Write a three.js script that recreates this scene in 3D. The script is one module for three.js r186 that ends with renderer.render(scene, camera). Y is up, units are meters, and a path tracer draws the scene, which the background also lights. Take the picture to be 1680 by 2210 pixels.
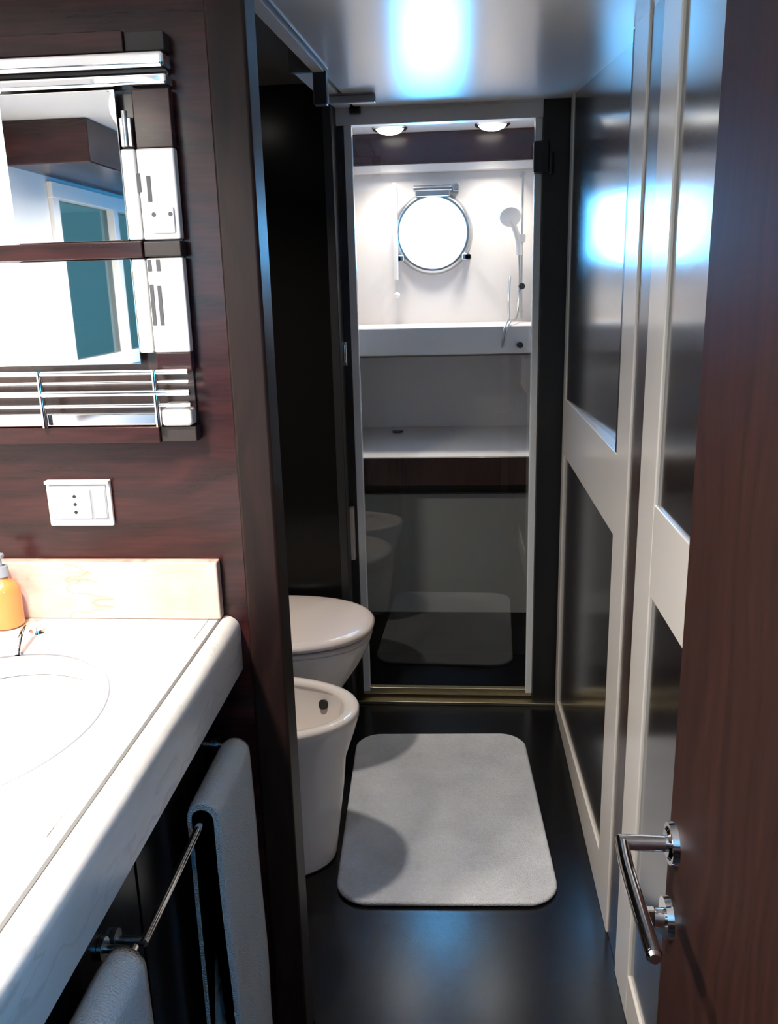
import * as THREE from 'three';
import { RoundedBoxGeometry } from 'three/addons/geometries/RoundedBoxGeometry.js';
import { mergeGeometries } from 'three/addons/utils/BufferGeometryUtils.js';
import { ImprovedNoise } from 'three/addons/math/ImprovedNoise.js';
import { RectAreaLightUniformsLib } from 'three/addons/lights/RectAreaLightUniformsLib.js';

// ---------- camera, sky, exposure ----------
const scene = new THREE.Scene();
const EYE = new THREE.Vector3(0, 1.40, 0);
const camera = new THREE.PerspectiveCamera(62.07, 1680 / 2210, 0.02, 60);
camera.position.copy(EYE);
camera.up.set(0.00405, 0.96601, -0.25848);
camera.lookAt(EYE.x - 0.08249, EYE.y - 0.25728, EYE.z - 0.96281);
const renderer = new THREE.WebGLRenderer({ antialias: true });
renderer.toneMapping = THREE.LinearToneMapping;
renderer.toneMappingExposure = 1.0;
renderer.shadowMap.enabled = true;
RectAreaLightUniformsLib.init();
scene.background = new THREE.Color().setRGB(7.5, 31, 64);      // hazy, very bright blue daylight outside the hull

// strengths of the fittings (candela), set here and used by the lamp builders
const VANITY_CD = 5.8, SHOWER_CD = 1.5, ALCOVE_CD = 5.2, PASSAGE_FILL_CD = 0.4, PANEL_NITS = 2.5;

// ---------- helpers ----------
// The boat's own axes: x to starboard of the passage, y up, d = distance along the passage (z = -d)
const taken = new Map();
function numbered(n) { const k = taken.get(n) || 0; taken.set(n, k + 1); return k ? `${n}_${String(k).padStart(3, '0')}` : n; }
const noise = new ImprovedNoise();
function fbm(x, y, z, oct) { let a = 1, s = 0, f = 1, t = 0; for (let i = 0; i < oct; i++) { s += a * noise.noise(x * f, y * f, z * f); t += a; a *= 0.5; f *= 2; } return s / t; }
function boxUV(g) {                                              // uv in metres, laid on by the main direction of each face
  if (g.index) g = g.toNonIndexed();
  const p = g.attributes.position, uv = new Float32Array(p.count * 2);
  const a = new THREE.Vector3(), b = new THREE.Vector3(), c = new THREE.Vector3();
  for (let i = 0; i < p.count; i += 3) {
    a.fromBufferAttribute(p, i); b.fromBufferAttribute(p, i + 1).sub(a); c.fromBufferAttribute(p, i + 2).sub(a);
    const n = b.cross(c); const x = Math.abs(n.x), y = Math.abs(n.y), z = Math.abs(n.z);
    for (let k = 0; k < 3; k++) {
      const X = p.getX(i + k), Y = p.getY(i + k), Z = p.getZ(i + k), o = (i + k) * 2;
      if (x >= y && x >= z) { uv[o] = Z; uv[o + 1] = Y; } else if (y >= z) { uv[o] = X; uv[o + 1] = Z; } else { uv[o] = X; uv[o + 1] = Y; }
    }
  }
  g.setAttribute('uv', new THREE.BufferAttribute(uv, 2));
  return g;
}
function bx(x0, x1, y0, y1, d0, d1, r = 0.002) {                 // box between x0..x1, y0..y1, d0..d1 with softened edges
  const w = x1 - x0, h = y1 - y0, l = d1 - d0;
  r = Math.min(r, w * 0.45, h * 0.45, l * 0.45);
  const g = r > 0 ? new RoundedBoxGeometry(w, h, l, 2, r) : new THREE.BoxGeometry(w, h, l);
  g.translate((x0 + x1) / 2, (y0 + y1) / 2, -(d0 + d1) / 2);
  return boxUV(g);
}
function cyl(p, q, r0, r1 = r0, seg = 20) {                      // rod between two points given as [x, y, d]
  const a = new THREE.Vector3(p[0], p[1], -p[2]), b = new THREE.Vector3(q[0], q[1], -q[2]), v = b.clone().sub(a);
  const g = new THREE.CylinderGeometry(r1, r0, v.length(), seg);
  g.applyQuaternion(new THREE.Quaternion().setFromUnitVectors(new THREE.Vector3(0, 1, 0), v.clone().normalize()));
  g.translate((a.x + b.x) / 2, (a.y + b.y) / 2, (a.z + b.z) / 2);
  return boxUV(g);
}
function tube(pts, r, seg = 40, rs = 10) {
  const c = new THREE.CatmullRomCurve3(pts.map(([x, y, d]) => new THREE.Vector3(x, y, -d)));
  return boxUV(new THREE.TubeGeometry(c, seg, r, rs, false));
}
function loft(rings, capStart = true, capEnd = true) {           // rings of [x, y, d], all of one length
  const n = rings[0].length, pos = [], idx = [];
  for (const r of rings) for (const [x, y, d] of r) pos.push(x, y, -d);
  for (let k = 0; k < rings.length - 1; k++) for (let i = 0; i < n; i++) {
    const j = (i + 1) % n, a = k * n + i, b = k * n + j, c = a + n, e = b + n;
    idx.push(a, b, c, b, e, c);
  }
  const cap = (k, flip) => {
    const m = [0, 0, 0]; for (let i = 0; i < n; i++) for (let c = 0; c < 3; c++) m[c] += pos[(k * n + i) * 3 + c] / n;
    const o = pos.length / 3; pos.push(...m);
    for (let i = 0; i < n; i++) { const j = (i + 1) % n; flip ? idx.push(o, k * n + i, k * n + j) : idx.push(o, k * n + j, k * n + i); }
  };
  if (capStart) cap(0, false); if (capEnd) cap(rings.length - 1, true);
  let g = new THREE.BufferGeometry();
  g.setAttribute('position', new THREE.Float32BufferAttribute(pos, 3)); g.setIndex(idx);
  g.computeVertexNormals();
  g = boxUV(g);
  return g;
}
function slab(points, x0, x1) {                                  // outline of [d, y] points, thick in x from x0 to x1
  const s = new THREE.Shape(points.map(([d, y]) => new THREE.Vector2(-d, y)));
  const g = new THREE.ExtrudeGeometry(s, { depth: x1 - x0, bevelEnabled: false });
  g.rotateY(Math.PI / 2); g.scale(1, 1, 1);                     // shape x -> -z after the turn
  const p = g.attributes.position;
  for (let i = 0; i < p.count; i++) p.setZ(i, -p.getZ(i));
  const nn = g.toNonIndexed ? (g.index ? g.toNonIndexed() : g) : g;
  const q = nn.attributes.position;                              // mirrored: turn the winding round
  for (let i = 0; i < q.count; i += 3) { const t = [q.getX(i + 1), q.getY(i + 1), q.getZ(i + 1)]; q.setXYZ(i + 1, q.getX(i + 2), q.getY(i + 2), q.getZ(i + 2)); q.setXYZ(i + 2, ...t); }
  nn.translate(x0, 0, 0);
  nn.computeVertexNormals();
  return boxUV(nn);
}
function clean(g) { g = g.index ? g.toNonIndexed() : g; for (const k of Object.keys(g.attributes)) if (!['position', 'normal', 'uv'].includes(k)) g.deleteAttribute(k); return g; }
function mesh(name, geos, mat, parent = scene) {
  const g = Array.isArray(geos) ? mergeGeometries(geos.map(clean)) : geos;
  const m = new THREE.Mesh(g, mat);
  m.name = parent === scene ? numbered(name) : name;
  m.castShadow = m.receiveShadow = true;
  parent.add(m);
  return m;
}
function thing(name, label, category, group) {
  const o = new THREE.Group(); o.name = numbered(name); scene.add(o);
  o.userData = { label, category }; if (group) o.userData.group = group;
  return o;
}
function tag(o, label, category, group) { Object.assign(o.userData, { label, category }); if (group) o.userData.group = group; return o; }
function struct(o, label, category) { Object.assign(o.userData, { label, category, kind: 'structure' }); return o; }
function structGroup(name, label, category) { const o = thing(name, label, category); o.userData.kind = 'structure'; return o; }

// ---------- materials ----------
function dataTex(w, h, fn, srgb, rep) {
  const d = new Uint8Array(w * h * 4);
  for (let y = 0; y < h; y++) for (let x = 0; x < w; x++) { const c = fn(x / w, y / h); const o = (y * w + x) * 4; d[o] = c[0]; d[o + 1] = c[1]; d[o + 2] = c[2]; d[o + 3] = 255; }
  const t = new THREE.DataTexture(d, w, h); t.magFilter = THREE.LinearFilter; t.minFilter = THREE.LinearMipmapLinearFilter; t.generateMipmaps = true;
  t.wrapS = t.wrapT = THREE.MirroredRepeatWrapping; if (srgb) t.colorSpace = THREE.SRGBColorSpace; t.repeat.set(rep, rep); t.needsUpdate = true;
  return t;
}
const mix = (a, b, t) => a.map((v, i) => v + (b[i] - v) * t), cl = (v) => Math.max(0, Math.min(1, v));
const woodTex = dataTex(512, 512, (u, v) => {                    // mahogany: grain runs along u
  const warp = fbm(u * 2, v * 3, 1.3, 3) * 0.25;
  const band = fbm(u * 1.5, v * 22 + warp * 10, 4.1, 4), fine = fbm(u * 9, v * 150, 7.7, 2);
  const t = cl(0.5 + band * 0.9 + fine * 0.35);
  return mix([32, 15, 15], [66, 31, 30], t);
}, true, 1.6);
const woodTexUp = woodTex.clone(); woodTexUp.rotation = Math.PI / 2; woodTexUp.needsUpdate = true;
const darkWoodTex = dataTex(512, 512, (u, v) => {
  const band = fbm(u * 24 + fbm(u * 2, v * 2, 2, 2) * 3, v * 1.2, 9.1, 4), fine = fbm(u * 140, v * 8, 3.7, 2);
  const t = cl(0.5 + band * 0.8 + fine * 0.3);
  return mix([38, 24, 21], [66, 44, 38], t);
}, true, 1.5);
const marbleTex = dataTex(512, 512, (u, v) => {
  const a = fbm(u * 3, v * 9, 2.2, 5), b = Math.abs(fbm(u * 2 + a, v * 7, 5.5, 4)), c = fbm(u * 30, v * 60, 8, 2);
  const t = cl(0.5 + a * 0.9 + c * 0.2);
  let k = mix([200, 162, 146], [230, 202, 190], t);
  if (b < 0.06) k = mix(k, [176, 134, 116], (0.06 - b) / 0.06 * 0.6);
  return k;
}, true, 2.2);
const whiteMarbleTex = dataTex(512, 512, (u, v) => {
  const a = fbm(u * 3, v * 6, 12.2, 5), b = Math.abs(fbm(u * 2 + a, v * 5, 15.5, 4));
  let k = mix([212, 207, 201], [236, 233, 229], cl(0.5 + a * 0.9));
  if (b < 0.05) k = mix(k, [196, 190, 182], (0.05 - b) / 0.05 * 0.5);
  return k;
}, true, 2.2);
const clothTex = dataTex(256, 256, (u, v) => { const n = 0.5 + fbm(u * 60, v * 60, 1, 3) * 0.9; const g = cl(n) * 255; return [g, g, g]; }, false, 7);
const matTex = dataTex(512, 512, (u, v) => {
  const t = cl(0.55 + fbm(u * 5, v * 5, 3.1, 4) * 0.7 + fbm(u * 60, v * 60, 6, 2) * 0.25);
  return mix([164, 167, 173], [198, 200, 206], t);
}, true, 1.4);
const S = (c, roughness, o = {}) => new THREE.MeshPhysicalMaterial({ color: Array.isArray(c) ? new THREE.Color().setRGB(...c) : c, roughness, ...o });
const M = {
  mahogany: S([1, 1, 1], 0.24, { map: woodTex, specularIntensity: 0.7 }),
  doorWood: S([0.72, 0.5, 0.46], 0.58, { map: darkWoodTex, specularIntensity: 0.4 }),
  darkWood: S([1, 1, 1], 0.32, { map: darkWoodTex, clearcoat: 0.5, clearcoatRoughness: 0.2 }),
  post: S([0.4, 0.38, 0.37], 0.45, { map: darkWoodTex, specularIntensity: 0.55 }),
  endGrain: S([0.02, 0.013, 0.012], 0.5),
  blackGloss: S([0.005, 0.005, 0.005], 0.2, { specularIntensity: 0.35 }),
  panel: S([0.016, 0.012, 0.013], 0.18, { clearcoat: 1, clearcoatRoughness: 0.15 }),
  dark_reflection: S([0.006, 0.006, 0.007], 0.4),  // black strips stand in for the dark reflection line beside the panels
  cream: S([0.66, 0.62, 0.57], 0.22),
  ceiling: S([0.8, 0.8, 0.81], 0.22),
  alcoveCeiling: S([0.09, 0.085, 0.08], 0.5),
  white: S([0.75, 0.74, 0.73], 0.35),
  hull: S([0.72, 0.69, 0.68], 0.42),
  floor: S([0.004, 0.004, 0.005], 0.22, { specularIntensity: 0.6 }),
  shadedPanel: S([0.25, 0.25, 0.25], 0.4),  // grey stands in for the shade on the bench front panel
  marble: S([1, 1, 1], 0.18, { map: marbleTex }),
  whiteMarble: S([1, 1, 1], 0.16, { map: whiteMarbleTex }),
  porcelain: S([0.68, 0.62, 0.58], 0.1),
  plastic: S([0.62, 0.55, 0.52], 0.22),
  chrome: S([0.82, 0.83, 0.85], 0.07, { metalness: 1 }),
  brushed: S([0.5, 0.52, 0.54], 0.28, { metalness: 1 }),
  brass: S([0.42, 0.36, 0.24], 0.35, { metalness: 1 }),
  mirror: S([0.86, 0.9, 0.91], 0.015, { metalness: 1 }),
  glass: S([0.97, 0.985, 0.98], 0, { transmission: 1, thickness: 0, ior: 1.5 }),
  slot: S([0.06, 0.065, 0.075], 0.5),
  seam: S([0.11, 0.108, 0.105], 0.6),
  tinted: S([0.009, 0.0068, 0.0042], 0, { transmission: 1, thickness: 0, ior: 1.5 }),
  blueTint: S([0.05, 0.24, 0.26], 0, { transmission: 1, thickness: 0, ior: 1.5 }),
  warmTint: S([1, 0.34, 0.2], 0.1, { transmission: 1, thickness: 0 }),  // warm tint chosen to turn the blue sky light nearly neutral
  frost: S([0.9, 0.93, 0.94], 0.05, { transmission: 0.7, thickness: 0 }),
  black: S([0.01, 0.01, 0.011], 0.45),
  towel: S([0.5, 0.53, 0.55], 0.95, { bumpMap: clothTex, bumpScale: 0.002, sheen: 0.4, sheenRoughness: 0.8 }),
  mat: S([1, 1, 1], 0.95, { map: matTex, bumpMap: clothTex, bumpScale: 0.002 }),
  amber: S([0.75, 0.28, 0.08], 0.15),
  socketGrey: S([0.3, 0.32, 0.36], 0.35),
  frame: S([0.78, 0.8, 0.82], 0.2),
};
const lens = (r, g, b, k) => new THREE.MeshStandardMaterial({ color: 0xffffff, roughness: 0.5, emissive: new THREE.Color().setRGB(r * k, g * k, b * k), emissiveIntensity: 1 });
M.lampLens = lens(1, 0.95, 0.88, 7);
M.opalPanel = lens(1, 0.99, 0.96, 2.2);

// ---------- the shell ----------
const ceilingAt = (d) => (d < 0.9 ? 1.786 : 1.786 + (d - 0.9) * 0.066);   // the deckhead rises towards the hull
{
  struct(mesh('floor', bx(-1.25, 0.5, -0.06, 0, -1.75, 3.75, 0), M.floor), 'glossy black floor reflecting the round window', 'floor');
  // deckhead: flat over the lobby, then rising; cut out over the toilet bay
  const prof = (x0, x1, d0, d1) => {
    const pts = []; const ds = [d0]; if (d0 < 0.9 && d1 > 0.9) ds.push(0.9); ds.push(d1);
    for (const d of ds) pts.push([d, ceilingAt(d)]); for (const d of ds.slice().reverse()) pts.push([d, 2.04]);
    return slab(pts, x0, x1);
  };
  struct(mesh('ceiling', [prof(-1.25, -0.31, -1.75, 1.36), prof(-0.31, 0.5, -1.75, 1.36), prof(-0.30, 0.5, 1.36, 2.74), prof(-0.365, -0.31, 2.06, 2.74)], M.ceiling), 'glossy pale ceiling with a bluish reflection of the window', 'ceiling');
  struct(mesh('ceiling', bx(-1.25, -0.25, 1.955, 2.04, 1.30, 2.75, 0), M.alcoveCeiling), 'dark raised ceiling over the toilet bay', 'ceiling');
  struct(mesh('ceiling', bx(-0.6, 0.5, 1.955, 2.02, 2.69, 3.75, 0), M.ceiling), 'pale ceiling inside the shower with two recessed lamps', 'ceiling');
  mesh('edge_filler', [bx(-0.37, -0.30, 1.87, 2.0, 2.735, 2.75, 0), bx(-0.305, 0.5, 1.9, 2.02, 2.69, 2.72, 0)], M.ceiling, scene.children[scene.children.length - 1]);
  // left wall, lobby part: white near the basin, with the cabin window behind the camera
  const wl = structGroup('wall_left', 'white side wall left of the vanity, seen only in the mirrors', 'wall');
  mesh('wall_panel', [bx(-1.11, -1.05, 0, 1.85, 0.27, 1.3, 0), bx(-1.11, -1.05, 0, 1.2, -1.75, 0.27, 0), bx(-1.11, -1.05, 1.66, 1.85, -0.5, 0.27, 0), bx(-1.11, -1.05, 1.2, 1.66, -0.5, -0.45, 0), bx(-1.11, -1.05, 1.2, 1.85, -1.75, -1.55, 0), bx(-1.11, -1.05, 1.75, 1.85, -1.55, -0.5, 0)], M.white, wl);
  mesh('wood_band', bx(-1.05, -1.044, 1.06, 1.16, -1.7, 0.27), M.mahogany, wl);
  const window2 = (name, d0, d1, pane, label, top, mull) => {
    const w = structGroup(name, label, 'window');
    const f = [bx(-1.08, -1.036, 1.18, 1.22, d0 - 0.02, d1 + 0.02), bx(-1.08, -1.036, top - 0.02, top + 0.02, d0 - 0.02, d1 + 0.02), bx(-1.078, -1.038, 1.185, top + 0.015, d0 - 0.018, d0 + 0.018), bx(-1.078, -1.038, 1.185, top + 0.015, d1 - 0.018, d1 + 0.018)];
    mesh('window_frame', f, M.white, w);
    const sheet = (a, b) => { const g = new THREE.PlaneGeometry(b - a, top - 1.22); g.rotateY(Math.PI / 2); g.translate(-1.06, (top + 1.2) / 2, -(a + b) / 2); mesh('pane', g, pane, w); };
    if (mull) { mesh('mullion', bx(-1.075, -1.038, 1.2, 1.66, mull - 0.018, mull + 0.018), M.white, w); sheet(d0 + 0.01, mull); sheet(mull, d1 - 0.01); } else sheet(d0 + 0.01, d1 - 0.01);
  };
  window2('window_2', -0.45, 0.27, M.tinted, 'teal tinted cabin window reflected in the mirror doors', 1.66, -0.13);
  window2('window_3', -1.55, -0.5, M.warmTint, 'unseen side window behind the viewer, tinted for the sheen on the bulkhead', 1.75);  // unseen, placed for the pale sheen on the mahogany bulkhead
  tag(mesh('added_locker', [bx(-1.045, -0.84, 1.69, 1.784, -0.42, 0.5, 0.004)], M.mahogany), 'unseen wooden locker added above the side window to darken the mirror reflections', 'locker');  // added out of view so the upper mirror reflects something dark
  struct(mesh('wall_back', bx(-1.11, 0.5, 0, 1.85, -1.81, -1.75, 0), M.mahogany), 'wooden wall of the lobby behind the viewer', 'wall');
  // toilet bay: inner wall, black partition towards the shower
  struct(mesh('wall_alcove', bx(-0.93, -0.87, 0, 2.0, 1.34, 2.76, 0), M.blackGloss), 'black wall behind the toilet and bidet', 'wall');
  const wp = structGroup('wall_partition', 'black glossy partition behind the toilet', 'wall');
  mesh('wall_panel', bx(-0.92, -0.385, 0, 1.955, 2.6, 2.66, 0), M.blackGloss, wp);
  mesh('end_post', bx(-0.385, -0.358, 0, 1.94, 2.595, 2.70, 0.004), M.black, wp);
  // mahogany bulkhead that carries the mirrors, and its dark end post
  struct(mesh('wall_bulkhead', bx(-1.11, -0.345, 0, 1.86, 1.29, 1.34, 0), M.mahogany), 'mahogany bulkhead carrying the mirror cabinet and socket', 'wall');
  struct(mesh('trim_1', bx(-0.349, -0.291, 0, 1.95, 1.283, 1.355, 0.006), M.post), 'dark wooden post at the end of the mahogany bulkhead', 'post');
  const sp = struct(mesh('trim_2', bx(-0.318, -0.3, 1.80, 1.803, 1.36, 2.05, 0), M.white), 'pale edge strip along the ceiling opening over the toilet', 'trim');
  sp.geometry = slab([[1.36, ceilingAt(1.36) - 0.006], [2.03, ceilingAt(2.03) - 0.006], [2.03, 1.955], [1.36, 1.955]], -0.316, -0.292);
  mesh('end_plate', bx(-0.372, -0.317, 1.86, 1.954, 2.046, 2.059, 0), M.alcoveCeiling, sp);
  mesh('dark_groove', slab([[1.36, ceilingAt(1.36) - 0.003], [2.03, ceilingAt(2.03) - 0.003], [2.03, ceilingAt(2.03) + 0.01], [1.36, ceilingAt(1.36) + 0.01]], -0.292, -0.282), M.socketGrey, sp);
}
// right wall: framed dark panels
{
  const wr = structGroup('wall_right', 'right wall of glossy dark panels in cream frames', 'wall');
  const X = 0.32, P = X + 0.006;
  mesh('backing', [bx(0.372, 0.42, 0, 1.95, -0.1, 2.76, 0), bx(0.372, 0.42, 0, 1.95, -1.75, -0.75, 0), bx(0.372, 0.42, 0, 1.0, -0.75, -0.1, 0), bx(0.372, 0.42, 1.6, 1.95, -0.75, -0.1, 0)], M.darkWood, wr);
  const top = (d) => ceilingAt(d) + 0.02;
  const bot = (d) => 0.045 + (2.7 - d) * 0.075;
  // the upper panel sits in its frame slightly turned: far edge flush, near edge set back
  const up = slab([[1.74, 1.05], [2.62, 1.055], [2.62, top(2.62)], [1.74, top(1.74)]], 0.322, 0.334);
  { const p = up.attributes.position; for (let i = 0; i < p.count; i++) p.setX(i, p.getX(i) + (2.62 + p.getZ(i)) * 0.034); up.computeVertexNormals(); }
  mesh('panel', up, M.panel, wr);
  mesh('panel', slab([[1.72, bot(1.72)], [2.62, bot(2.62)], [2.62, 0.885], [1.72, 0.885]], P, 0.374), M.panel, wr);
  mesh('dark_reflection', slab([[1.742, 1.052], [1.766, 1.052], [1.766, ceilingAt(1.76) - 0.002], [1.742, ceilingAt(1.74) - 0.002]], X + 0.002, 0.36), M.dark_reflection, wr);
  mesh('dark_reflection', slab([[1.728, 0.13], [1.742, 0.13], [1.742, 0.88], [1.728, 0.88]], X + 0.002, P + 0.001), M.dark_reflection, wr);
  mesh('stile', bx(X, 0.374, 0, 1.86, 1.615, 1.742, 0.003), M.cream, wr);
  mesh('stile', bx(X, 0.374, 0, 1.91, 2.60, 2.655, 0.003), M.cream, wr);
  mesh('rail', bx(X + 0.0005, 0.374, 0.882, 1.056, 1.74, 2.61, 0.003), M.cream, wr);
  mesh('rail', slab([[1.72, 0], [2.61, 0], [2.61, bot(2.61)], [1.72, bot(1.72)]], X + 0.0005, 0.374), M.cream, wr);
  mesh('batten', bx(X + 0.004, 0.374, 0, 1.86, 1.507, 1.615, 0.004), M.darkWood, wr);
  mesh('stile', bx(X, 0.374, 0, 1.84, 1.388, 1.507, 0.003), M.cream, wr);
  mesh('rail', bx(X + 0.0005, 0.374, 0.880, 1.040, 0.5, 1.39, 0.003), M.cream, wr);
  mesh('panel', bx(P, 0.374, 1.04, 1.84, 0.5, 1.39, 0), M.panel, wr);
  mesh('panel', bx(P, 0.374, 0.1, 0.88, 0.5, 1.39, 0), M.panel, wr);
  mesh('rail', bx(X + 0.0005, 0.374, 0, 0.1, 0.5, 1.39, 0.003), M.cream, wr);
  mesh('stile', bx(X, 0.374, 0, 1.80, 0.38, 0.5, 0.003), M.cream, wr);
}
{
  const w4 = structGroup('window_4', 'unseen window on the right behind the viewer, tinted blue to light the worktop front', 'window');  // unseen, put in for blue light on the worktop front and towels
  mesh('window_frame', [bx(0.318, 0.40, 0.98, 1.02, -0.77, -0.08), bx(0.318, 0.40, 1.58, 1.62, -0.77, -0.08), bx(0.32, 0.398, 0.985, 1.615, -0.768, -0.73), bx(0.32, 0.398, 0.985, 1.615, -0.12, -0.082)], M.white, w4);
  const g = new THREE.PlaneGeometry(0.62, 0.57); g.rotateY(-Math.PI / 2); g.translate(0.385, 1.3, 0.425); mesh('pane', g, M.blueTint, w4);
}
// open entry door folded back on the right
{
  const d1 = structGroup('door_1', 'open reddish brown wooden door with chrome lever', 'door');
  mesh('leaf', bx(0.26, 0.298, 0.015, 1.765, 0.16, 0.95, 0.004), M.doorWood, d1);
  const h = mesh('lever_handle', [cyl([0.262, 0.735, 0.92], [0.193, 0.735, 0.92], 0.0095), tube([[0.197, 0.735, 0.924], [0.194, 0.735, 0.88], [0.194, 0.736, 0.80], [0.195, 0.737, 0.735]], 0.0085, 30, 14), cyl([0.195, 0.737, 0.737], [0.195, 0.737, 0.73], 0.0085, 0.006)], M.chrome, d1);
  h.userData.label = 'chrome lever handle';
  mesh('rosette', [cyl([0.262, 0.735, 0.92], [0.252, 0.735, 0.92], 0.027, 0.025, 32), cyl([0.252, 0.735, 0.92], [0.249, 0.735, 0.92], 0.02, 0.016, 32)], M.chrome, d1);
  const k = mesh('key_rosette', [cyl([0.262, 0.628, 0.92], [0.252, 0.628, 0.92], 0.027, 0.025, 32)], M.chrome, d1);
  mesh('thumb_turn', [cyl([0.252, 0.628, 0.92], [0.240, 0.628, 0.92], 0.012, 0.011), bx(0.226, 0.242, 0.615, 0.641, 0.915, 0.925, 0.002)], M.chrome, k);
}
// ---------- shower ----------
{
  const wf = structGroup('wall_far', 'white hull wall of the shower around the round window', 'wall');
  // hull wall with a round hole
  const s = new THREE.Shape(); s.moveTo(-0.6, 1.118); s.lineTo(0.5, 1.118); s.lineTo(0.5, 2.02); s.lineTo(-0.6, 2.02); s.closePath();
  const hole = new THREE.Path(); hole.absarc(-0.099, 1.592, 0.139, 0, Math.PI * 2, true); s.holes.push(hole);
  const g = new THREE.ExtrudeGeometry(s, { depth: 0.06, bevelEnabled: false, curveSegments: 64 }); g.translate(0, 0, -3.56);
  mesh('upper_wall', boxUV(g), M.hull, wf);
  struct(mesh('wall_far_lower', bx(-0.6, 0.5, 0, 1.118, 3.475, 3.56, 0), M.hull), 'shaded lower wall between the ledge and the shower bench', 'wall');
  struct(mesh('trim_4', bx(-0.4245, 0.3145, 1.149, 1.249, 3.165, 3.499, 0.006), M.hull), 'deep pale ledge across the shower below the round window', 'ledge');
  struct(mesh('wall_shower_left', bx(-0.49, -0.425, 0, 2.0, 2.70, 3.56, 0), M.hull), 'pale left side wall inside the shower', 'wall');
  struct(mesh('wall_shower_right', bx(0.315, 0.38, 0, 2.0, 2.70, 3.56, 0), M.hull), 'pale right side wall inside the shower', 'wall');
  const v = struct(mesh('trim_3', bx(-0.425, 0.315, 1.845, 1.955, 3.46, 3.499, 0.004), M.mahogany), 'mahogany valance board above the round window', 'trim');
  mesh('lower_lip', bx(-0.425, 0.315, 1.815, 1.845, 3.465, 3.499, 0.004), M.hull, v);

  const w1 = structGroup('window_1', 'round metal porthole glowing with daylight in the shower', 'window');
  const C = [-0.099, 1.592];
  const ringProf = [[0.128, -0.012], [0.152, -0.012], [0.156, -0.006], [0.156, 0.004], [0.148, 0.022], [0.136, 0.026], [0.129, 0.02], [0.127, 0.0], [0.128, -0.012]].map(([r, y]) => new THREE.Vector2(r, y));
  const ring = new THREE.LatheGeometry(ringProf, 72); ring.rotateX(Math.PI / 2); ring.translate(C[0], C[1], -3.497);
  mesh('ring', boxUV(ring), M.brushed, w1);
  const gl = new THREE.CircleGeometry(0.131, 64); gl.translate(C[0], C[1], -3.515); mesh('pane', gl, M.glass, w1);
  mesh('hinge', [bx(-0.165, -0.03, 1.725, 1.762, 3.462, 3.5, 0.006), cyl([-0.17, 1.755, 3.468], [-0.025, 1.755, 3.468], 0.011), bx(-0.02, 0.005, 1.74, 1.77, 3.455, 3.5, 0.006)], M.brushed, w1);
  mesh('latch', [cyl([0.038, 1.50, 3.50], [0.038, 1.50, 3.455], 0.012), bx(0.015, 0.05, 1.488, 1.512, 3.455, 3.468, 0.004)], M.brushed, w1);
  mesh('latch', [cyl([-0.236, 1.50, 3.50], [-0.236, 1.50, 3.455], 0.012), bx(-0.248, -0.213, 1.488, 1.512, 3.455, 3.468, 0.004)], M.brushed, w1);

  // glass door in its pale frame with dark jambs
  const d2 = structGroup('door_2', 'glass shower door in a pale frame below the ceiling', 'door');
  mesh('jamb', bx(-0.43, -0.337, 0, 1.905, 2.70, 2.735, 0.003), M.black, d2);
  mesh('jamb', bx(0.246, 0.33, 0, 1.905, 2.68, 2.735, 0.003), M.black, d2);
  mesh('header', bx(-0.43, 0.33, 1.858, 1.93, 2.695, 2.735, 0.003), M.frame, d2);
  mesh('door_stile', bx(-0.337, -0.313, 0.03, 1.86, 2.698, 2.725, 0.003), M.frame, d2);
  mesh('door_stile', bx(0.224, 0.246, 0.03, 1.86, 2.698, 2.725, 0.003), M.frame, d2);
  mesh('pane', bx(-0.315, 0.226, 0.04, 1.86, 2.71, 2.711, 0), M.glass, d2);
  mesh('bottom_rail', bx(-0.337, 0.246, 0.02, 0.045, 2.70, 2.722, 0.002), M.brass, d2);
  mesh('threshold', bx(-0.43, 0.33, 0, 0.012, 2.66, 2.74, 0.002), M.brass, d2);
  const hb = mesh('hinge', [bx(0.218, 0.262, 1.705, 1.79, 2.66, 2.70, 0.003), cyl([0.268, 1.70, 2.672], [0.268, 1.76, 2.672], 0.009)], M.black, d2); hb.userData.label = 'black hinge';
  mesh('hinge', [bx(-0.372, -0.348, 1.16, 1.235, 2.672, 2.70, 0.003), cyl([-0.355, 1.17, 2.668], [-0.355, 1.225, 2.668], 0.007)], M.chrome, d2);
  mesh('pull_strip', bx(-0.369, -0.345, 0.52, 0.70, 2.672, 2.70, 0.004), M.plastic, d2);
  mesh('white_strip', bx(-0.153, 0.002, 1.897, 1.909, 2.688, 2.695, 0.001), M.white, d2);  // short white strip on the front of the header

  // moulded seat
  const st = thing('shower_bench', 'moulded bench across the shower with a dark wooden front edge', 'bench');
  const seat = loft([-0.424, 0.314].map((x) => [[x, 0.835, 3.472], [x, 0.806, 3.0], [x, 0.78, 3.0], [x, 0.78, 3.472]]));
  mesh('seat', seat, M.hull, st);
  mesh('front_edge', bx(-0.424, 0.314, 0.70, 0.802, 2.985, 3.02, 0.004), M.darkWood, st);
  mesh('front_panel', bx(-0.424, 0.314, 0.19, 0.655, 3.04, 3.07, 0.004), M.shadedPanel, st);
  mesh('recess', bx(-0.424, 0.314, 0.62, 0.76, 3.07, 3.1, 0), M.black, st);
  mesh('plinth', bx(-0.424, 0.314, 0, 0.22, 3.09, 3.12, 0), M.black, st);
  const dr = mesh('drain', [cyl([-0.245, 0.832, 3.38], [-0.245, 0.835, 3.38], 0.022, 0.022, 28)], M.black, st); dr.userData.label = 'small dark drain';

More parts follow.
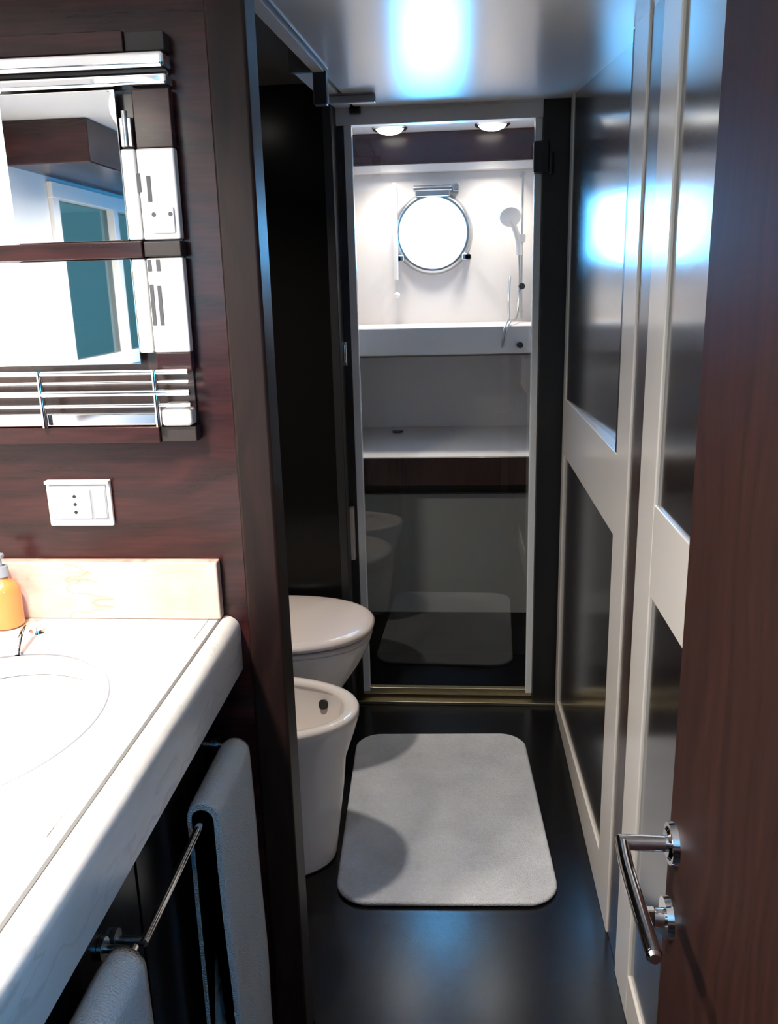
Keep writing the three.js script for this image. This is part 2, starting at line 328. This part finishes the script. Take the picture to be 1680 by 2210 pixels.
  // hand shower on its rail
  const hs = thing('hand_shower', 'white hand shower on a slim rail right of the round window', 'shower');
  mesh('rail', [cyl([0.243, 1.262, 3.44], [0.243, 1.80, 3.44], 0.0045), cyl([0.243, 1.79, 3.44], [0.243, 1.79, 3.5], 0.007), cyl([0.243, 1.29, 3.44], [0.243, 1.29, 3.5], 0.007)], M.brushed, hs);
  const headG = new THREE.LatheGeometry([[0, 0], [0.036, 0], [0.041, 0.006], [0.041, 0.012], [0.03, 0.026], [0.012, 0.034], [0, 0.036]].map(([r, y]) => new THREE.Vector2(r, y)), 36);
  headG.rotateX(-Math.PI / 2 + 0.5); headG.translate(0.195, 1.635, -3.39);
  mesh('head', boxUV(headG), M.white, hs);
  mesh('handle', tube([[0.195, 1.63, 3.405], [0.212, 1.60, 3.415], [0.228, 1.55, 3.42], [0.232, 1.50, 3.425]], 0.011, 20, 12), M.white, hs);
  mesh('holder', bx(0.225, 0.255, 1.545, 1.575, 3.41, 3.45, 0.006), M.white, hs);
  mesh('hose', tube([[0.232, 1.505, 3.425], [0.236, 1.40, 3.43], [0.226, 1.30, 3.38], [0.206, 1.264, 3.25], [0.186, 1.262, 3.175], [0.172, 1.235, 3.149], [0.163, 1.19, 3.150], [0.158, 1.172, 3.151], [0.157, 1.19, 3.150], [0.165, 1.24, 3.149], [0.175, 1.263, 3.185], [0.185, 1.268, 3.25], [0.19, 1.33, 3.38], [0.198, 1.42, 3.43]], 0.0045, 120, 8), M.brushed, hs);
  mesh('valve', cyl([0.243, 1.384, 3.44], [0.243, 1.384, 3.405], 0.012), M.black, hs);
  mesh('valve', cyl([0.22, 1.181, 3.165], [0.22, 1.181, 3.13], 0.011), M.black, hs);

  const gb = thing('grab_bar', 'slim white vertical grab bar left of the round window', 'grab bar');
  mesh('bar', [cyl([-0.243, 1.42, 3.445], [-0.243, 1.775, 3.445], 0.0095), cyl([-0.243, 1.765, 3.445], [-0.243, 1.765, 3.5], 0.008), cyl([-0.243, 1.43, 3.445], [-0.243, 1.43, 3.5], 0.008)], M.white, gb);
  tag(mesh('coat_hook', [cyl([-0.241, 1.362, 3.5], [-0.241, 1.362, 3.455], 0.006), new THREE.SphereGeometry(0.012, 16, 12).translate(-0.241, 1.362, -3.45)], M.white), 'small white knob hook under the grab bar in the shower', 'hook');
}
// lamps: a lens in a ring, and a light of the same size under it
function downlight(x, y, d, cd, label, group, angle = 1.2) {
  const o = thing('ceiling_lamp', label, 'lamp', group);
  const rp = [[0.05, 0], [0.064, 0], [0.065, 0.004], [0.06, 0.01], [0.05, 0.006], [0.05, 0]].map(([r, h]) => new THREE.Vector2(r, -h));
  const rg = new THREE.LatheGeometry(rp, 40); rg.translate(x, y, -d); mesh('ring', boxUV(rg), M.chrome, o);
  const lp = [[0.052, 0], [0.05, 0.008], [0.04, 0.018], [0.022, 0.024], [0, 0.026]].map(([r, h]) => new THREE.Vector2(r, -h));
  const lg = new THREE.LatheGeometry(lp, 40); lg.translate(x, y, -d); mesh('lamp_lens', boxUV(lg), M.lampLens, o);
  const l = new THREE.SpotLight(new THREE.Color().setRGB(1, 0.9, 0.79), cd, 0, angle, 1, 2);
  l.position.set(x, y - 0.045, -d); l.target.position.set(x, y - 1, -d); l.castShadow = true; l.shadow.radius = 2.2;
  scene.add(l, l.target); l.name = 'lamp_light'; l.target.name = 'lamp_target';
  return o;
}
downlight(-0.247, 1.955, 3.34, SHOWER_CD, 'left of two round lamps in the shower ceiling', null, 1.0);
downlight(0.124, 1.955, 3.34, SHOWER_CD, 'right of two round lamps in the shower ceiling', null, 1.0);
downlight(-0.68, 1.955, 1.95, ALCOVE_CD, 'round ceiling lamp above the toilet bay, hidden by the post');
downlight(-0.62, 1.786, 0.80, VANITY_CD, 'round ceiling lamp above the basin, nearer the bulkhead', null, 1.45);
downlight(-0.62, 1.786, 0.20, VANITY_CD, 'round ceiling lamp above the vanity, nearer the lobby', null, 1.45);
downlight(-0.08, 1.786, 0.42, PASSAGE_FILL_CD, 'unseen fill lamp added over the passage just above the viewer');  // added fill light for the mirror cabinet and cream frames

// ceiling fitments by the shower door
tag(mesh('door_closer', [bx(-0.335, -0.214, 1.862, 1.884, 2.40, 2.425, 0.003), bx(-0.335, -0.22, 1.876, 1.9, 2.40, 2.43, 0.003)], M.socketGrey), 'dark bar fixed under the ceiling left of the shower door', 'bracket');
tag(mesh('ceiling_stop', [bx(-0.315, -0.282, 1.885, 1.91, 2.672, 2.69, 0.003), bx(-0.31, -0.288, 1.895, 1.925, 2.672, 2.69, 0.002)], M.black), 'small black stop at the top left of the shower door', 'bracket');
tag(mesh('track_end', bx(-0.318, -0.288, 1.79, 1.95, 2.032, 2.06, 0.003), M.black), 'black block at the end of the pale ceiling strip', 'bracket');

// ---------- vanity ----------
{
  const wt = thing('worktop', 'white marble worktop with a rounded front edge', 'worktop');
  const top = 0.88, r = 0.024, xf = -0.362;
  // front profile: flat top, groove, bullnose, apron
  const pr = [];
  pr.push([-0.41, top], [-0.3945, top], [-0.392, top - 0.0018], [-0.391, top - 0.0022], [-0.390, top - 0.0018], [-0.3875, top]);
  for (let k = 0; k <= 8; k++) { const a = Math.PI / 2 - (k / 8) * Math.PI / 2; pr.push([xf - r + Math.cos(a) * r, top - r + Math.sin(a) * r]); }
  pr.push([xf - 0.001, 0.785], [xf - 0.006, 0.778], [-0.395, 0.778], [-0.395, 0.845], [-0.41, 0.845]);
  const ds = []; for (let k = 0; k <= 6; k++) ds.push(0.12 + (1.288 - 0.12) * k / 6);
  const fr = loft(ds.map((d) => pr.map(([x, y]) => [x, y, d])));
  mesh('front_edge', fr, M.whiteMarble, wt);
  mesh('seam', bx(-0.3935, -0.3885, top - 0.002, top + 0.0006, 0.12, 1.287, 0.0005), M.seam, wt);
  // flat part with the basin opening
  const s = new THREE.Shape(); s.moveTo(-1.05, -1.288); s.lineTo(-0.409, -1.288); s.lineTo(-0.409, -0.12); s.lineTo(-1.05, -0.12); s.closePath();
  const hole = new THREE.Path(); hole.absellipse(-0.625, -0.93, 0.165, 0.205, 0, Math.PI * 2, true); s.holes.push(hole);
  const g = new THREE.ExtrudeGeometry(s, { depth: 0.035, bevelEnabled: false, curveSegments: 56 }); g.rotateX(Math.PI / 2);
  // shape (x, z) -> lay flat
  const p = g.attributes.position; for (let i = 0; i < p.count; i++) { p.setZ(i, p.getZ(i)); }
  g.translate(0, top, 0);
  mesh('slab', boxUV(g), M.whiteMarble, wt);
  tag(mesh('backsplash', bx(-1.05, -0.388, 0.8805, 0.979, 1.268, 1.289, 0.003), M.marble), 'upright strip of veined cream marble along the bulkhead', 'backsplash');

  const bs = thing('basin', 'white oval basin sunk into the worktop', 'basin');
  const rings = []; const N = 48;
  const E = (k, y) => Array.from({ length: N }, (_, i) => { const a = i / N * Math.PI * 2; return [-0.625 + Math.cos(a) * 0.165 * k, y, 0.93 + Math.sin(a) * 0.205 * k]; });
  for (const [k, y] of [[1.06, 0.843], [1.06, 0.82], [0.9, 0.74], [0.45, 0.705], [0.1, 0.70], [0.1, 0.708], [0.42, 0.715], [0.82, 0.748], [0.97, 0.80], [1.0, 0.843]]) rings.push(E(k, y));
  rings.push(rings[0]);
  mesh('bowl', loft(rings, false, false), M.porcelain, bs);
  const rimPts = Array.from({ length: 64 }, (_, i) => { const a = i / 64 * Math.PI * 2; return new THREE.Vector3(-0.625 + Math.cos(a) * 0.1655, 0.8792, -(0.93 + Math.sin(a) * 0.2055)); });
  mesh('rim_seal', boxUV(new THREE.TubeGeometry(new THREE.CatmullRomCurve3(rimPts, true), 96, 0.0028, 8, true)), M.socketGrey, wt);
  mesh('drain', cyl([-0.625, 0.700, 0.93], [-0.625, 0.711, 0.93], 0.024, 0.024, 28), M.chrome, bs);

  const tp = thing('tap', 'slim chrome tap behind the basin rim', 'tap');
  mesh('body', [cyl([-0.672, 0.88, 1.215], [-0.672, 0.9, 1.215], 0.009, 0.008, 24), cyl([-0.672, 0.88, 1.215], [-0.672, 0.883, 1.215], 0.014, 0.013, 24)], M.chrome, tp);
  mesh('spout', tube([[-0.672, 0.893, 1.215], [-0.668, 0.906, 1.19], [-0.661, 0.905, 1.15], [-0.656, 0.892, 1.125], [-0.655, 0.883, 1.118]], 0.0042, 24, 12), M.chrome, tp);

  const sb = thing('soap_bottle', 'amber soap bottle at the left end of the marble upstand', 'bottle');
  const lp = [[0, 0], [0.022, 0], [0.026, 0.004], [0.026, 0.062], [0.02, 0.074], [0.011, 0.08], [0.011, 0.088], [0, 0.088]].map(([a, b]) => new THREE.Vector2(a, b));
  const lg = new THREE.LatheGeometry(lp, 32); lg.translate(-0.733, 0.8805, -1.238); mesh('body', boxUV(lg), M.amber, sb);
  mesh('cap', [cyl([-0.733, 0.966, 1.238], [-0.733, 0.982, 1.238], 0.013, 0.012), cyl([-0.733, 0.982, 1.238], [-0.733, 0.998, 1.238], 0.004), bx(-0.756, -0.726, 0.995, 1.003, 1.231, 1.245, 0.003)], M.socketGrey, sb);

  const vc = thing('vanity_cabinet', 'black cabinet below the marble worktop', 'cabinet');
  mesh('body', bx(-1.03, -0.43, 0.06, 0.69, 0.15, 1.28, 0.002), M.black, vc);
  mesh('plinth', bx(-1.03, -0.46, 0, 0.06, 0.15, 1.28, 0), M.black, vc);
  for (const [a, b] of [[0.155, 0.525], [0.53, 0.90], [0.905, 1.275]]) { mesh('door', bx(-0.43, -0.414, 0.07, 0.74, a, b, 0.002), M.blackGloss, vc); }

  const rail = (d0, d1, y, label) => {
    const o = thing('towel_rail', label, 'towel rail', 'towel rails on the vanity front');
    mesh('bar', cyl([-0.375, y, d0], [-0.375, y, d1], 0.0055), M.chrome, o);
    for (const d of [d0 + 0.004, d1 - 0.004]) mesh('bracket', [cyl([-0.375, y, d], [-0.4135, y, d], 0.005), cyl([-0.4135, y, d], [-0.408, y, d], 0.013)], M.brushed, o);
  };
  rail(0.815, 1.268, 0.655, 'thin chrome towel rail under the worktop near the post');
  rail(0.36, 0.79, 0.672, 'chrome towel rail under the worktop nearest the viewer');
  // towels: a folded cloth hung over the rail
  const towel = (d0, d1, y, yOut, yIn, seed, label) => {
    const rings = [], n = 22;
    for (let k = 0; k <= n; k++) {
      const t = k / n, d = d0 + (d1 - d0) * t, e = Math.min(t, 1 - t) * 2, th = 0.012 * (0.55 + 0.45 * Math.min(1, e * 5));
      const out = [], inn = [];
      const path = [];
      const m = 14;
      for (let i = 0; i <= m; i++) { const s = i / m; path.push([-0.355 + fbm(t * 2.2, s * 1.2, seed, 2) * 0.022 * (1 - s) + 0.004 * (1 - s), yOut + (y - yOut) * s]); }
      for (let i = 1; i < 8; i++) { const a = Math.PI * i / 8; path.push([-0.375 + Math.cos(a) * 0.02, y + Math.sin(a) * 0.02]); }
      for (let i = 0; i <= m; i++) { const s = i / m; path.push([-0.3945 + fbm(t * 2, s, seed + 3, 2) * 0.005, y + (yIn - y) * s]); }
      for (let i = 0; i < path.length; i++) {
        const a = path[Math.max(0, i - 1)], b = path[Math.min(path.length - 1, i + 1)], L = Math.hypot(b[0] - a[0], b[1] - a[1]) || 1;
        const nx = (b[1] - a[1]) / L, ny = -(b[0] - a[0]) / L;
        out.push([path[i][0] + nx * th * 0.5, path[i][1] + ny * th * 0.5, d]); inn.push([path[i][0] - nx * th * 0.5, path[i][1] - ny * th * 0.5, d]);
      }
      rings.push([...out, ...inn.reverse()]);
    }
    return tag(mesh('hand_towel', loft(rings), M.towel), label, 'towel', 'towels on the vanity rails');
  };
  towel(1.055, 1.25, 0.655, 0.06, 0.2, 2.1, 'grey towel hanging beside the dark post');
  towel(0.50, 0.765, 0.672, 0.2, 0.25, 8.4, 'grey towel at the bottom edge nearest the viewer');
}
// wall socket
{
  const so = thing('wall_socket', 'white power socket plate on the mahogany bulkhead', 'socket');
  mesh('plate', [bx(-0.662, -0.556, 1.036, 1.110, 1.281, 1.29, 0.003)], M.white, so);
  mesh('surround', bx(-0.656, -0.562, 1.048, 1.104, 1.279, 1.283, 0.001), M.socketGrey, so);
  const md = mesh('module', bx(-0.640, -0.588, 1.050, 1.098, 1.275, 1.282, 0.002), M.white, so);
  for (const y of [1.061, 1.074, 1.087]) mesh('pin_hole', cyl([-0.613, y, 1.274], [-0.613, y, 1.2755], 0.0028, 0.0028, 14), M.black, md);
  mesh('blank', bx(-0.584, -0.564, 1.05, 1.098, 1.277, 1.282, 0.002), M.white, so);
  mesh('top_strip', bx(-0.662, -0.556, 1.106, 1.112, 1.276, 1.29, 0.002), M.white, so);
}
// mirror cabinet, a slim one let into the bulkhead
{
  const mc = thing('mirror_cabinet', 'wall cabinet with two mirrored flaps and wooden shelf boards', 'cabinet');
  const XL = -1.04, XM = -0.457, XR = -0.401, B = 1.289, F = 1.266;
  for (const [y0, y1] of [[1.719, 1.746], [1.448, 1.4715], [1.175, 1.2005]]) {
    const b = mesh('board', bx(XL, XM, y0, y1, F - 0.008, B, 0.002), M.mahogany, mc);
    mesh('end_block', bx(XM, XR, y0 + 0.001, y1 - 0.001, F - 0.003, B, 0.002), M.endGrain, b);
  }
  mesh('back_board', bx(XL, XR - 0.004, 1.2015, 1.718, 1.284, B, 0), M.darkWood, mc);
  for (const [y0, y1, low] of [[1.4725, 1.674, 0], [1.2945, 1.447, 1]]) {
    const d = mesh('mirror_door', bx(-0.648, -0.4785, y0, y1, F, F + 0.004, 0.001), M.mirror, mc);
    mesh('light_panel', bx(XL, -0.650, y0, y1, F, 1.283, 0.003), M.opalPanel, mc).userData.label = 'opal light panel';
    mesh('door_edge', bx(-0.4775, XM, low ? 1.311 : y0, low ? y1 : 1.5965, F - 0.002, 1.283, 0.003), M.white, d);
    const l = new THREE.RectAreaLight(new THREE.Color().setRGB(1, 0.97, 0.92), PANEL_NITS, 0.38, y1 - y0 - 0.01);
    l.position.set(-0.845, (y0 + y1) / 2, -(F - 0.003)); l.rotation.y = Math.PI; l.name = 'light_panel_light'; scene.add(l);
  }
  // white side column: upper plate with slots and a small socket, lower plate with slots
  mesh('side_column', bx(XM + 0.001, XR, 1.5965, 1.674, F + 0.003, 1.284, 0.002), M.mahogany, mc);
  mesh('side_column', bx(XM + 0.001, XR, 1.283, 1.311, F + 0.003, 1.284, 0.002), M.mahogany, mc);
  const pu = mesh('side_plate', bx(XM + 0.001, XR, 1.4725, 1.5965, F, 1.284, 0.003), M.white, mc);
  for (const [x, y0, y1] of [[-0.4555, 1.538, 1.5635], [-0.441, 1.5245, 1.5595]]) mesh('slot', bx(x - 0.0028, x + 0.0028, y0, y1, F - 0.0012, F + 0.0002, 0), M.slot, pu);
  const sf = mesh('socket_face', bx(-0.4415, -0.407, 1.481, 1.5165, F - 0.0035, F + 0.001, 0.002), M.white, pu);
  for (const x of [-0.4365, -0.412]) mesh('screw', cyl([x, 1.507, F - 0.0042], [x, 1.507, F - 0.0032], 0.0032, 0.0032, 12), M.slot, sf);
  const pl = mesh('side_plate', bx(XM + 0.001, XR, 1.311, 1.447, F, 1.284, 0.003), M.white, mc);
  for (const [x, y0, y1] of [[-0.451, 1.351, 1.410], [-0.4395, 1.351, 1.408], [-0.451, 1.4285, 1.445], [-0.438, 1.4285, 1.445]]) mesh('slot', bx(x - 0.0028, x + 0.0028, y0, y1, F - 0.0012, F + 0.0002, 0), M.slot, pl);
  // chrome cornice above the upper flaps
  mesh('cornice', bx(XL, XR + 0.002, 1.6965, 1.717, F - 0.018, 1.284, 0.006), M.chrome, mc);
  mesh('cornice', bx(XL, XR + 0.002, 1.676, 1.690, F - 0.012, 1.284, 0.004), M.chrome, mc);
  mesh('hinge', [bx(-0.4745, -0.457, 1.5985, 1.637, F - 0.005, F + 0.01, 0.002), cyl([-0.466, 1.5985, F - 0.004], [-0.466, 1.645, F - 0.004], 0.004)], M.brushed, mc);
  // glass shelf with chrome gallery below
  const gsh = new THREE.PlaneGeometry(XR - XL - 0.01, 0.032); gsh.rotateX(-Math.PI / 2); gsh.translate((XL + XR) / 2, 1.265, -1.267);
  mesh('shelf_glass', gsh, M.frost, mc);
  for (const [y, r] of [[1.2835, 0.004], [1.269, 0.0022], [1.2525, 0.005], [1.234, 0.003]]) mesh('gallery_rail', cyl([XL, y, F - 0.014], [XR - 0.002, y, F - 0.014], r, r, 14), M.chrome, mc);
  for (const x of [-0.455, -0.634, -0.87]) mesh('gallery_post', cyl([x, 1.2015, F - 0.014], [x, 1.2875, F - 0.014], 0.0045), M.chrome, mc);
  mesh('lower_lip', bx(XL, XM, 1.2015, 1.222, F - 0.006, 1.284, 0.003), M.chrome, mc);
  tag(mesh('soap_dish', [bx(-0.452, -0.404, 1.2012, 1.228, F - 0.012, 1.283, 0.006), bx(-0.445, -0.411, 1.226, 1.236, F - 0.007, 1.28, 0.004)], M.white), 'white soap dish on the lowest shelf board of the cabinet', 'soap dish');
}
// ---------- sanitary ware ----------
// plan outline: straight back at xb, rounded front with its tip at xt
function plan(xb, xt, dc, hw, y, n = 56, round = 0.62) {
  const r = [], L = (xt - xb) * round;
  for (let i = 0; i < n; i++) {
    const a = i / n * Math.PI * 2, c = Math.cos(a), s = Math.sin(a);
    let x, d;
    if (c >= 0) { const e = 2.25; x = xt - L + Math.sign(c) * Math.pow(Math.abs(c), 2 / e) * L; d = dc + Math.sign(s) * Math.pow(Math.abs(s), 2 / e) * hw; }
    else { const e = 5; x = xt - L - Math.pow(-c, 2 / e) * (xt - L - xb); d = dc + Math.sign(s) * Math.pow(Math.abs(s), 2 / e) * hw * (1 - 0.08 * -c); }
    r.push([x, y, d]);
  }
  return r;
}
{
  const bd = thing('bidet', 'white ceramic bidet with an open bowl, nearer than the toilet', 'bidet');
  const dc = 1.862, xb = -0.86;
  const R = [];
  for (const [xt, hw, y] of [[-0.318, 0.145, 0], [-0.316, 0.147, 0.008], [-0.306, 0.14, 0.08], [-0.29, 0.138, 0.2], [-0.282, 0.15, 0.28], [-0.258, 0.172, 0.35], [-0.246, 0.183, 0.39], [-0.245, 0.185, 0.404], [-0.25, 0.18, 0.412], [-0.262, 0.168, 0.414], [-0.277, 0.153, 0.411]]) R.push(plan(xb, xt, dc, hw, y));
  for (const [x0, xt, hw, y] of [[-0.70, -0.285, 0.145, 0.40], [-0.69, -0.295, 0.135, 0.37], [-0.66, -0.325, 0.11, 0.32], [-0.60, -0.38, 0.07, 0.28], [-0.53, -0.46, 0.03, 0.272]]) R.push(plan(x0, xt, dc, hw, y));
  mesh('body', loft(R), M.porcelain, bd);
  const ov = mesh('overflow', [cyl([-0.341, 0.368, 1.957], [-0.3505, 0.3735, 1.9445], 0.0125, 0.0125, 24)], M.black, bd); ov.userData.label = 'dark overflow hole';
  mesh('tap', [cyl([-0.77, 0.41, dc], [-0.77, 0.47, dc], 0.02, 0.017, 24), tube([[-0.77, 0.45, dc], [-0.73, 0.46, dc], [-0.69, 0.445, dc]], 0.009, 16, 12)], M.chrome, bd);

  const tl = thing('toilet', 'white ceramic toilet with its lid closed, beyond the bidet', 'toilet');
  const tc = 2.352, xt0 = -0.258;
  const T = [];
  for (const [xt, hw, y] of [[-0.40, 0.13, 0], [-0.398, 0.132, 0.01], [-0.40, 0.12, 0.1], [-0.385, 0.125, 0.18], [-0.34, 0.155, 0.25], [-0.30, 0.185, 0.31], [-0.272, 0.203, 0.365], [-0.264, 0.208, 0.388], [-0.27, 0.204, 0.395]]) T.push(plan(xb, xt, tc, hw, y));
  mesh('bowl', loft(T), M.porcelain, tl);
  const lay = (list, xback) => loft(list.map(([k, y]) => plan(xback, xt0 - k, tc, 0.213 - k, y)));
  mesh('seat_ring', lay([[0.012, 0.396], [0.003, 0.399], [0.002, 0.407], [0.010, 0.4125]], -0.74), M.plastic, tl);
  mesh('lid', lay([[0.012, 0.4135], [-0.002, 0.419], [-0.004, 0.430], [0.004, 0.438], [0.02, 0.443], [0.06, 0.447], [0.12, 0.449], [0.17, 0.450]], -0.75), M.plastic, tl);
  mesh('cistern', [bx(-0.865, -0.765, 0.39, 0.80, 2.16, 2.54, 0.02), bx(-0.868, -0.76, 0.80, 0.825, 2.15, 2.55, 0.01)], M.porcelain, tl);
}
// bath mat
{
  const rr = (w, l, r, y) => { const p = [], n = 12; for (const [sx, sz, a0] of [[1, 1, 0], [-1, 1, 1], [-1, -1, 2], [1, -1, 3]]) for (let i = 0; i < n; i++) { const a = (a0 + i / (n - 1)) * Math.PI / 2; p.push([sx * (w - r) + Math.cos(a) * r, y, -(sz * (l - r) + Math.sin(a) * r)]); } return p; };
  const w = 0.264, l = 0.386;
  const g = loft([rr(w - 0.004, l - 0.004, 0.075, 0), rr(w, l, 0.078, 0.004), rr(w, l, 0.078, 0.009), rr(w - 0.004, l - 0.004, 0.075, 0.013), rr(w - 0.010, l - 0.010, 0.07, 0.0125), rr(w - 0.014, l - 0.014, 0.068, 0.011)]);
  const m = mesh('bath_mat', g, M.mat); m.position.set(-0.048, 0.0005, -2.063); m.rotation.y = 0.042;
  tag(m, 'pale rectangular bath mat with rounded corners on the black floor', 'bath mat');
}
renderer.render(scene, camera);
